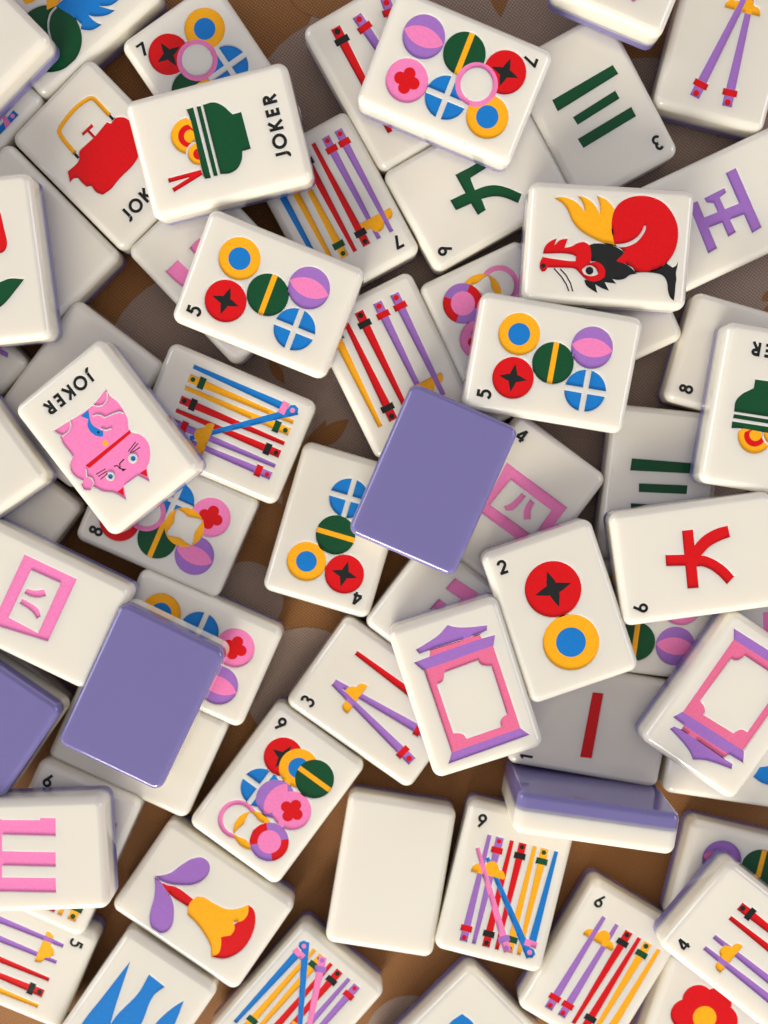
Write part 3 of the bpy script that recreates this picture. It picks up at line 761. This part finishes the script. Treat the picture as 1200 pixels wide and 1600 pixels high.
def smooth(p, closed=True):
    """round off a traced outline, keeping its sharp corners"""
    n = len(p)
    if n < 5: return p
    def d(a, b): return (b[0] - a[0], b[1] - a[1])
    sharp, tan = [], []
    for i in range(n):
        a, b = d(p[i - 1], p[i]), d(p[i], p[(i + 1) % n])
        if not closed and i in (0, n - 1):
            sharp.append(True); tan.append((0, 0)); continue
        t = abs(math.atan2(a[0] * b[1] - a[1] * b[0], a[0] * b[0] + a[1] * b[1]))
        sharp.append(t > math.radians(48))
        la, lb = math.hypot(*a) or 1, math.hypot(*b) or 1
        v = (a[0] / la + b[0] / lb, a[1] / la + b[1] / lb); lv = math.hypot(*v) or 1
        tan.append((v[0] / lv, v[1] / lv))
    out = []
    for i in range(n if closed else n - 1):
        j = (i + 1) % n
        s = d(p[i], p[j]); L = math.hypot(*s)
        m0 = s if sharp[i] else (tan[i][0] * L, tan[i][1] * L)
        m1 = s if sharp[j] else (tan[j][0] * L, tan[j][1] * L)
        k = 1 if sharp[i] and sharp[j] else max(2, min(6, int(L / .35)))
        for q in range(k):
            t = q / k
            h = (2 * t**3 - 3 * t**2 + 1, t**3 - 2 * t**2 + t, -2 * t**3 + 3 * t**2, t**3 - t**2)
            out.append(tuple(h[0] * p[i][c] + h[1] * m0[c] + h[2] * p[j][c] + h[3] * m1[c] for c in (0, 1)))
    if not closed: out.append(p[-1])
    return out

def traced(name):
    out, num = [], {}
    for it in TRACED[name]:
        el, sub, col, kind = it[:4]
        p = smooth(it[4]) if kind == 'p' else stroke(smooth(it[4], False), it[5]) if kind == 's' else circ(it[4][0], it[4][1], it[5])
        if sub == el and el in ('bar', 'leaf', 'wing', 'ear', 'eye', 'chopstick', 'whisker'):
            num[el] = num.get(el, 0) + 1
        out.append(('%s#%d' % (el, num.get(el, 0)), sub, col, p))
    return out

def picture(spec):
    out = []
    for s in filter(None, spec.split(';')):
        if s.startswith('t:'): out += traced(s[2:])
        elif s == 'joker': out += joker()
        elif s.startswith('dots'): out += dots(int(s[4:]))
        elif s.startswith('bam'): out += bams(int(s[3:]))
        else: out += numeral(s[1:])
    return out

def make_tile(loc, rot, spec, label):
    e = bpy.data.objects.new('mahjong_tile', None)
    e.empty_display_size = 0.005
    COL.objects.link(e)
    M = Matrix((rot[0:3], rot[3:6], rot[6:9])).to_4x4()
    e.matrix_world = Matrix.Translation(Vector(loc) * MM) @ M
    e['label'] = label
    e['category'] = 'mahjong tile'
    e['group'] = 'mahjong tiles scattered in a pile'
    polys = picture(spec)
    _, painted = build_layer('face_layer', e, True, polys)
    build_layer('back_layer', e, False, [])
    groups = {}
    for idx, tris in painted.items():
        el, sub, col, _ = polys[idx - 1]
        groups.setdefault(el, {}).setdefault((sub, col), []).extend(tris)
    for el, subs in groups.items():
        root = None
        nm = el.split('#')[0]
        for (sub, col), tris in sorted(subs.items(), key=lambda kv: (kv[0][0] != nm)):
            V, F = [], []
            ix = {}
            for t in tris:
                f = []
                for a, b in t:
                    k = (round(a, 4), round(b, 4))
                    if k not in ix:
                        ix[k] = len(V); V.append((a * MM, b * MM, (TOPZ - DEPTH + .02) * MM))
                    f.append(ix[k])
                if len(set(f)) > 2: F.append(tuple(f))
            if not F: continue
            o = mesh_obj(sub, V, F, PAINT[col], root or e)
            if root is None: root = o
    return e

# (position mm, rotation rows, picture, label)
TILES = [
    ((-79.4, -46.98, 3.97), (-0.6897, 0.7241, 0.0001, -0.7241, -0.6897, 0.0001, 0.0001, -0.0, 1.0), 't:red69',
     'white tile with a sliver of red, wedged under a pink box character tile'),
    ((-81.63, 67.99, 3.98), (-0.7059, 0.7083, 0.0006, -0.7083, -0.7059, 0.0006, 0.0008, 0.0, 1.0), 't:stick_end',
     'white tile with a blue stick end with pink band, beside the red kettle joker'),
    ((-59.29, 82.86, 4.01), (-0.6435, -0.7655, -0.0018, 0.7655, -0.6435, 0.0021, -0.0028, -0.0, 1.0), 't:greendragon',
     'white tile with a green ball body and blue flame wing, above the kettle joker'),
    ((-52.24, 54.9, 4.16), (0.7119, -0.7022, -0.0111, 0.7022, 0.712, -0.0032, 0.0102, -0.0055, 0.9999), 't:kettle;joker',
     'white joker tile with a red kettle with yellow handle'),
    ((-67.79, 39.52, 3.94), (-0.7117, 0.7025, 0.0, -0.7025, -0.7117, -0.0, -0.0, -0.0, 1.0), '',
     'plain white tile lying alongside the long edge of the kettle joker'),
    ((-30.81, 33.64, 4.04), (0.7289, -0.6846, 0.0025, 0.6846, 0.7289, -0.0026, -0.0, 0.0035, 1.0), 't:pink9',
     'white tile with pink squares peeking from under the left five-circle tile touching the soup joker'),
    ((-32.19, 68.85, 4.32), (0.8273, -0.5616, -0.016, 0.5618, 0.8272, 0.0093, 0.008, -0.0167, 0.9998), 'n7;dots7',
     'seven-circle tile half covered by the green soup bowl joker'),
    ((1.29, 69.89, 4.68), (-0.8667, 0.498, 0.0282, -0.4986, -0.8664, -0.0272, 0.0108, -0.0376, 0.9992), 'bam3',
     'white stick tile with red and purple hairpin sticks under the upper seven-circle tile'),
    ((-9.44, 45.31, 4.01), (-0.8811, 0.4729, 0.0021, -0.4729, -0.8811, 0.0011, 0.0024, -0.0, 1.0), 'n7;bam7',
     'seven-stick tile with black 7 between the soup joker and a five-circle tile'),
    ((39.08, 63.45, 4.2), (-0.8771, 0.48, 0.0186, -0.4798, -0.8773, 0.0099, 0.0211, -0.0002, 0.9998), 'n3;t:three_char',
     'tile with three green bars and a black 3 in its corner, beside the seven-circle tile'),
    ((17.78, 49.57, 4.05), (-0.4906, -0.8714, 0.0029, 0.8714, -0.4906, -0.0052, 0.006, -0.0, 1.0), 'n9;t:nine_char',
     'tile with one green brushed character with a curved leg and a black 9'),
    ((64.4, 76.07, 3.97), (0.9697, 0.2444, 0.0001, -0.2444, 0.9697, -0.0001, -0.0001, 0.0, 1.0), 'bam2',
     'white tile with two crossed purple sticks and a yellow cloud'),
    ((65.27, 45.1, 4.11), (0.423, 0.9061, 0.0056, -0.9061, 0.4229, 0.0054, 0.0025, -0.0074, 1.0), 't:five_char',
     'white tile with a purple barred character, partly under the red dragon tile'),
    ((41.3, 30.12, 3.95), (0.9075, -0.4201, 0.0, 0.4201, 0.9075, 0.0, -0.0, -0.0, 1.0), 't:yel68',
     'plain white tile corner poking out below the red dragon tile'),
    ((22.38, 21.52, 3.98), (-0.9075, 0.4201, 0.0002, -0.4201, -0.9075, -0.0002, 0.0001, -0.0003, 1.0), 'dots9',
     'nine-circle tile mostly hidden under the dragon tile and a five-circle tile'),
    ((1.8, 15.58, 3.97), (-0.8972, 0.4415, 0.0, -0.4415, -0.8972, 0.0, 0.0, 0.0, 1.0), 'bam5',
     'five-stick tile whose lower end lies under the purple tile back in the middle'),
    ((25.58, -11.31, 3.97), (0.804, 0.5947, 0.0, -0.5947, 0.804, -0.0, -0.0001, -0.0, 1.0), 'n4;t:four_char',
     'tile with pink box character and a black 4, beside the central purple back'),
    ((14.23, -34.36, 3.96), (0.6069, -0.7948, 0.0, 0.7948, 0.6069, 0.0, -0.0, -0.0, 1.0), 't:pink26',
     'white tile with pink bars wedged between the purple back and the pink pagoda frame tile'),
    ((-9.18, -15.88, 4.0), (-0.959, -0.2835, 0.0014, 0.2835, -0.959, 0.0005, 0.0012, 0.0008, 1.0), 'n4;dots4',
     'four-circle tile with blue, green, yellow and red circles, partly under the purple back'),
    ((53.07, -7.48, 3.95), (-0.9947, -0.1025, -0.0002, 0.1025, -0.9947, 0.0, -0.0002, -0.0, 1.0), 't:three_char',
     'tile with three green bars half covered by a soup joker and the red character tile'),
    ((70.61, 15.45, 3.97), (0.2706, -0.9627, -0.0001, 0.9627, 0.2706, 0.0, 0.0, -0.0001, 1.0), 'n8',
     'white tile showing only a black 8 in its corner'),
    ((-30.51, 4.55, 5.43), (0.3905, -0.9206, -0.0006, 0.9203, 0.3904, -0.0238, 0.0221, 0.0088, 0.9997), 'bam8',
     'eight-stick tile with a blue crossing stick, beside the pink cat joker'),
    ((-59.04, 10.16, 3.99), (0.7966, 0.6044, -0.0075, -0.6044, 0.7967, 0.0057, 0.0094, -0.0, 1.0), '',
     'plain white tile under the upper side of the pink cat joker'),
    ((-85.49, 19.49, 3.91), (-0.7279, 0.6857, -0.0, -0.6857, -0.7279, -0.0, -0.0, 0.0, 1.0), 't:purp36',
     'white tile with a purple speck under the tile with the red and green shape'),
    ((-75.68, -16.26, 4.04), (0.7842, 0.6206, -0.004, -0.6205, 0.7842, 0.0033, 0.0052, -0.0001, 1.0), '',
     'shaded plain white tile below the pink cat joker, next to the eight-circle tile'),
    ((-41.82, -13.55, 4.09), (0.4045, -0.9145, 0.0059, 0.9145, 0.4045, -0.0027, 0.0, 0.0065, 1.0), 'n8;dots8',
     'eight-circle tile with black 8 under the pink cat joker'),
    ((-37.2, -38.67, 4.82), (0.407, -0.9133, -0.0161, 0.9134, 0.4071, -0.0036, 0.0098, -0.0132, 0.9999), 'dots6',
     'circle tile with pink clover and purple ball, partly under a purple back'),
    ((-47.95, -56.8, 4.25), (0.4149, -0.9097, -0.0161, 0.9099, 0.4149, 0.0073, 0.0, -0.0177, 0.9998), '',
     'plain white tile lying under the lower part of a purple tile back'),
    ((-62.67, -77.61, 6.29), (0.9098, 0.4149, -0.007, -0.4149, 0.9099, 0.0032, 0.0077, 0.0, 1.0), 'n6;bam6',
     'six-stick tile mostly hidden under a pink barred character tile'),
    ((-74.2, -100.11, 3.9), (-0.3934, 0.9194, 0.0001, -0.9194, -0.3934, 0.0002, 0.0002, -0.0, 1.0), 'n5;bam5',
     'five-stick tile with a black 5 in its corner'),
    ((-35.56, -89.85, 4.76), (0.5658, -0.8246, -0.0034, 0.8239, 0.5651, 0.0428, -0.0334, -0.027, 0.9991), 't:flower',
     'white tile with a red and yellow bell flower and two purple leaves'),
    ((-49.62, -112.22, 6.64), (0.8253, 0.5646, 0.0123, -0.5646, 0.8245, 0.0372, 0.0109, -0.0377, 0.9992), 't:bluebird',
     'white tile with blue pointed wings below the bell flower tile'),
    ((-20.89, -67.45, 4.81), (0.8036, 0.5947, 0.0233, -0.5951, 0.8024, 0.0439, 0.0074, -0.0492, 0.9988), 'n9;dots9',
     'nine-circle tile with a black 9, next to the bell flower tile'),
    ((-1.1, -49.54, 3.96), (0.5804, -0.8143, -0.0, 0.8143, 0.5804, 0.0, -0.0, -0.0, 1.0), 'n3;bam3',
     'three-stick tile with black 3 beside the pink pagoda frame tile'),
    ((1.3, -83.8, 4.9), (0.9863, 0.1642, 0.0189, -0.1649, 0.985, 0.051, -0.0102, -0.0534, 0.9985), '',
     'bare white tile lying fully uncovered on brown cloth between stick tiles'),
    ((23.67, -85.69, 5.89), (0.9702, 0.2422, 0.0039, -0.2418, 0.9679, 0.0687, 0.0129, -0.0676, 0.9976), 'n9;bam9',
     'nine-stick tile with black 9 beside the bare white tile'),
    ((40.58, -53.45, 3.98), (0.1734, -0.9849, -0.0009, 0.9849, 0.1734, 0.0003, -0.0001, -0.0009, 1.0), 'n1;t:one_char',
     'tile with a single red bar and a black 1'),
    ((49.32, -33.07, 3.98), (0.1243, -0.9922, -0.0, 0.9922, 0.1243, 0.0, -0.0, -0.0, 1.0), 'dots6',
     'circle tile showing a purple ball under the red character tile'),
    ((79.53, -36.08, 3.98), (0.0749, -0.9972, -0.0, 0.9972, 0.0749, 0.0, 0.0, -0.0, 1.0), 't:pink58',
     'white tile edge with a pink stroke under the red character tile'),
    ((70.94, -58.94, 4.04), (0.1485, -0.9889, -0.0015, 0.9889, 0.1485, 0.0032, -0.0029, -0.0019, 1.0), 't:blue60',
     'white tile with a bit of blue under the tilted pink pagoda tile'),
    ((72.76, -86.59, 4.21), (-0.2289, 0.9734, -0.0034, -0.9734, -0.2289, 0.0121, 0.011, 0.0061, 0.9999), 'dots6',
     'circle tile with purple and green balls under the four-stick tile'),
    ((62.48, -116.74, 4.55), (0.9493, 0.3144, 0.0021, -0.3143, 0.9488, 0.0325, 0.0082, -0.0315, 0.9995), 't:red63',
     'white tile with a red scalloped flower with yellow centre'),
    ((42.99, -102.78, 4.62), (0.8574, 0.5144, 0.0138, -0.5145, 0.8567, 0.0359, 0.0066, -0.0379, 0.9993), 'n6;bam6',
     'six-stick tile with black 6 touching the four-stick tile'),
    ((-17.49, -111.58, 4.77), (-0.7514, -0.6597, 0.0168, 0.6597, -0.7504, 0.0406, -0.0142, 0.0416, 0.999), 'bam9',
     'nine-stick tile with blue and pink crossing sticks, below the bare white tile'),
    ((14.14, -120.19, 4.98), (0.7028, 0.7111, 0.0197, -0.711, 0.7013, 0.051, 0.0224, -0.0499, 0.9985), 't:blue66',
     'white tile with a small blue point below the bare white tile'),
    ((38.83, -68.37, 10.81), (-0.0045, -0.9899, -0.1417, 0.0006, 0.1417, -0.9899, 1.0, -0.0045, -0.0), '',
     'tile standing on its long edge showing purple back and white side'),
    ((-77.46, 70.07, 11.93), (0.705, 0.7091, -0.0113, -0.7089, 0.7051, 0.0156, 0.019, -0.0031, 0.9998), '',
     'plain white tile lying on the green ball and blue flame tile'),
    ((-72.75, 33.77, 12.1), (0.9947, -0.1027, 0.002, 0.1028, 0.9942, -0.032, 0.0012, 0.032, 0.9995), 't:leaf_red',
     'white tile with red petal and green pointed leaf, lying on plain tiles'),
    ((-29.43, 54.92, 13.01), (-0.2302, -0.9726, -0.0334, 0.972, -0.228, -0.0572, 0.048, -0.0457, 0.9978), 't:soup;joker',
     'joker tile with a green soup bowl, eggs and red chopsticks, lying on the kettle joker'),
    ((12.61, 66.19, 12.7), (-0.3721, 0.9282, -0.0023, -0.9264, -0.3715, -0.0615, -0.0579, -0.0207, 0.9981), 'n7;dots7',
     'seven-circle tile fully uncovered, lying on top of stick tiles'),
    ((45.14, 91.04, 11.59), (-0.9278, -0.3726, 0.0175, 0.3727, -0.9279, 0.0071, 0.0136, 0.0131, 0.9998), 't:pink16',
     'white tile with its corner over the three green bars tile'),
    ((40.61, 36.63, 12.06), (0.0592, -0.9982, -0.0037, 0.9978, 0.0593, -0.0289, 0.0291, -0.002, 0.9996), 't:dragon',
     'tile with a red dragon with black mane and yellow flame'),
    ((30.78, 15.57, 12.06), (0.1658, -0.9862, -0.0005, 0.9856, 0.1657, -0.0338, 0.0335, 0.0051, 0.9994), 'n5;dots5',
     'five-circle tile right below the red dragon tile'),
    ((-21.06, 27.87, 12.49), (0.3694, -0.9292, 0.0074, 0.9278, 0.3684, -0.0581, 0.0513, 0.0284, 0.9983), 'n5;dots5',
     'five-circle tile right below the green soup bowl joker beside the seven-stick tile'),
    ((9.03, -5.9, 12.18), (-0.9164, 0.4001, 0.0095, 0.4002, 0.9159, 0.0299, 0.0033, 0.0312, -0.9995), '',
     'purple tile back lying over the four-circle tile and pink box character'),
    ((15.29, -44.63, 12.06), (0.9516, -0.3072, -0.0107, 0.307, 0.9515, -0.0193, 0.0161, 0.015, 0.9998), 't:pagoda',
     'tile with a pink pagoda frame and purple roofs, touching the two-circle tile'),
    ((32.81, -30.43, 11.72), (0.9449, -0.3274, 0.0, 0.3274, 0.9449, -0.0, 0.0, 0.0, 1.0), 'n2;dots2',
     'two-circle tile with a large red circle above a yellow one'),
    ((57.89, -20.51, 12.23), (-0.1413, -0.9895, -0.0314, 0.9899, -0.1415, 0.0048, -0.0092, -0.0304, 0.9995), 'n6;t:six_char',
     'tile with a bold red brushed character and a black 6'),
    ((70.86, 6.78, 11.71), (-0.988, -0.1546, -0.0001, 0.1546, -0.988, -0.0001, -0.0001, -0.0001, 1.0), 't:soup;joker',
     'joker tile with green soup bowl lying on the tile with a black 8'),
    ((-50.42, 1.86, 12.94), (-0.7907, 0.6062, -0.0849, -0.606, -0.7948, -0.0315, -0.0866, 0.0266, 0.9959), 't:cat;joker',
     'joker tile with a pink lucky cat holding a blue fish'),
    ((-78.94, 0.48, 11.72), (-0.8176, 0.5758, -0.0031, -0.5758, -0.8176, 0.0044, -0.0, 0.0054, 1.0), '',
     'plain white tile lying beside the long edge of the pink cat joker'),
    ((-64.51, -28.96, 12.12), (0.4372, -0.8992, -0.0174, 0.8993, 0.4373, -0.003, 0.0104, -0.0144, 0.9998), 't:four_char',
     'tile with a pink box character, lying against a purple tile back'),
    ((-45.05, -46.13, 12.74), (-0.8991, 0.4359, 0.0394, 0.4373, 0.8984, 0.0404, -0.0178, 0.0535, -0.9984), '',
     'purple tile back lying on the clover circle tile and a plain white tile'),
    ((-78.08, -48.69, 12.14), (0.5667, 0.8235, 0.0253, 0.8237, -0.567, 0.0037, 0.0174, 0.0188, -0.9997), '',
     'purple tile back leaning on the pink barred character tile'),
    ((-66.61, -75.88, 14.03), (-0.037, -0.9993, -0.007, 0.9993, -0.037, 0.0061, -0.0063, -0.0068, 1.0), 't:e_char',
     'tile with thick pink barred character, lying on a six-stick tile'),
    ((65.23, -48.11, 11.76), (-0.8223, -0.5691, 0.0007, 0.5691, -0.8223, 0.0017, -0.0004, 0.0018, 1.0), 't:pagoda',
     'tilted tile with a pink pagoda frame, lying beside the single red bar tile'),
    ((70.32, -94.98, 12.29), (0.6217, -0.783, -0.0196, 0.7833, 0.6216, 0.011, 0.0036, -0.0222, 0.9997), 'n4;bam4',
     'four-stick tile with black 4 lying over a red flower tile'),
]

for t in TILES:
    make_tile(*t)
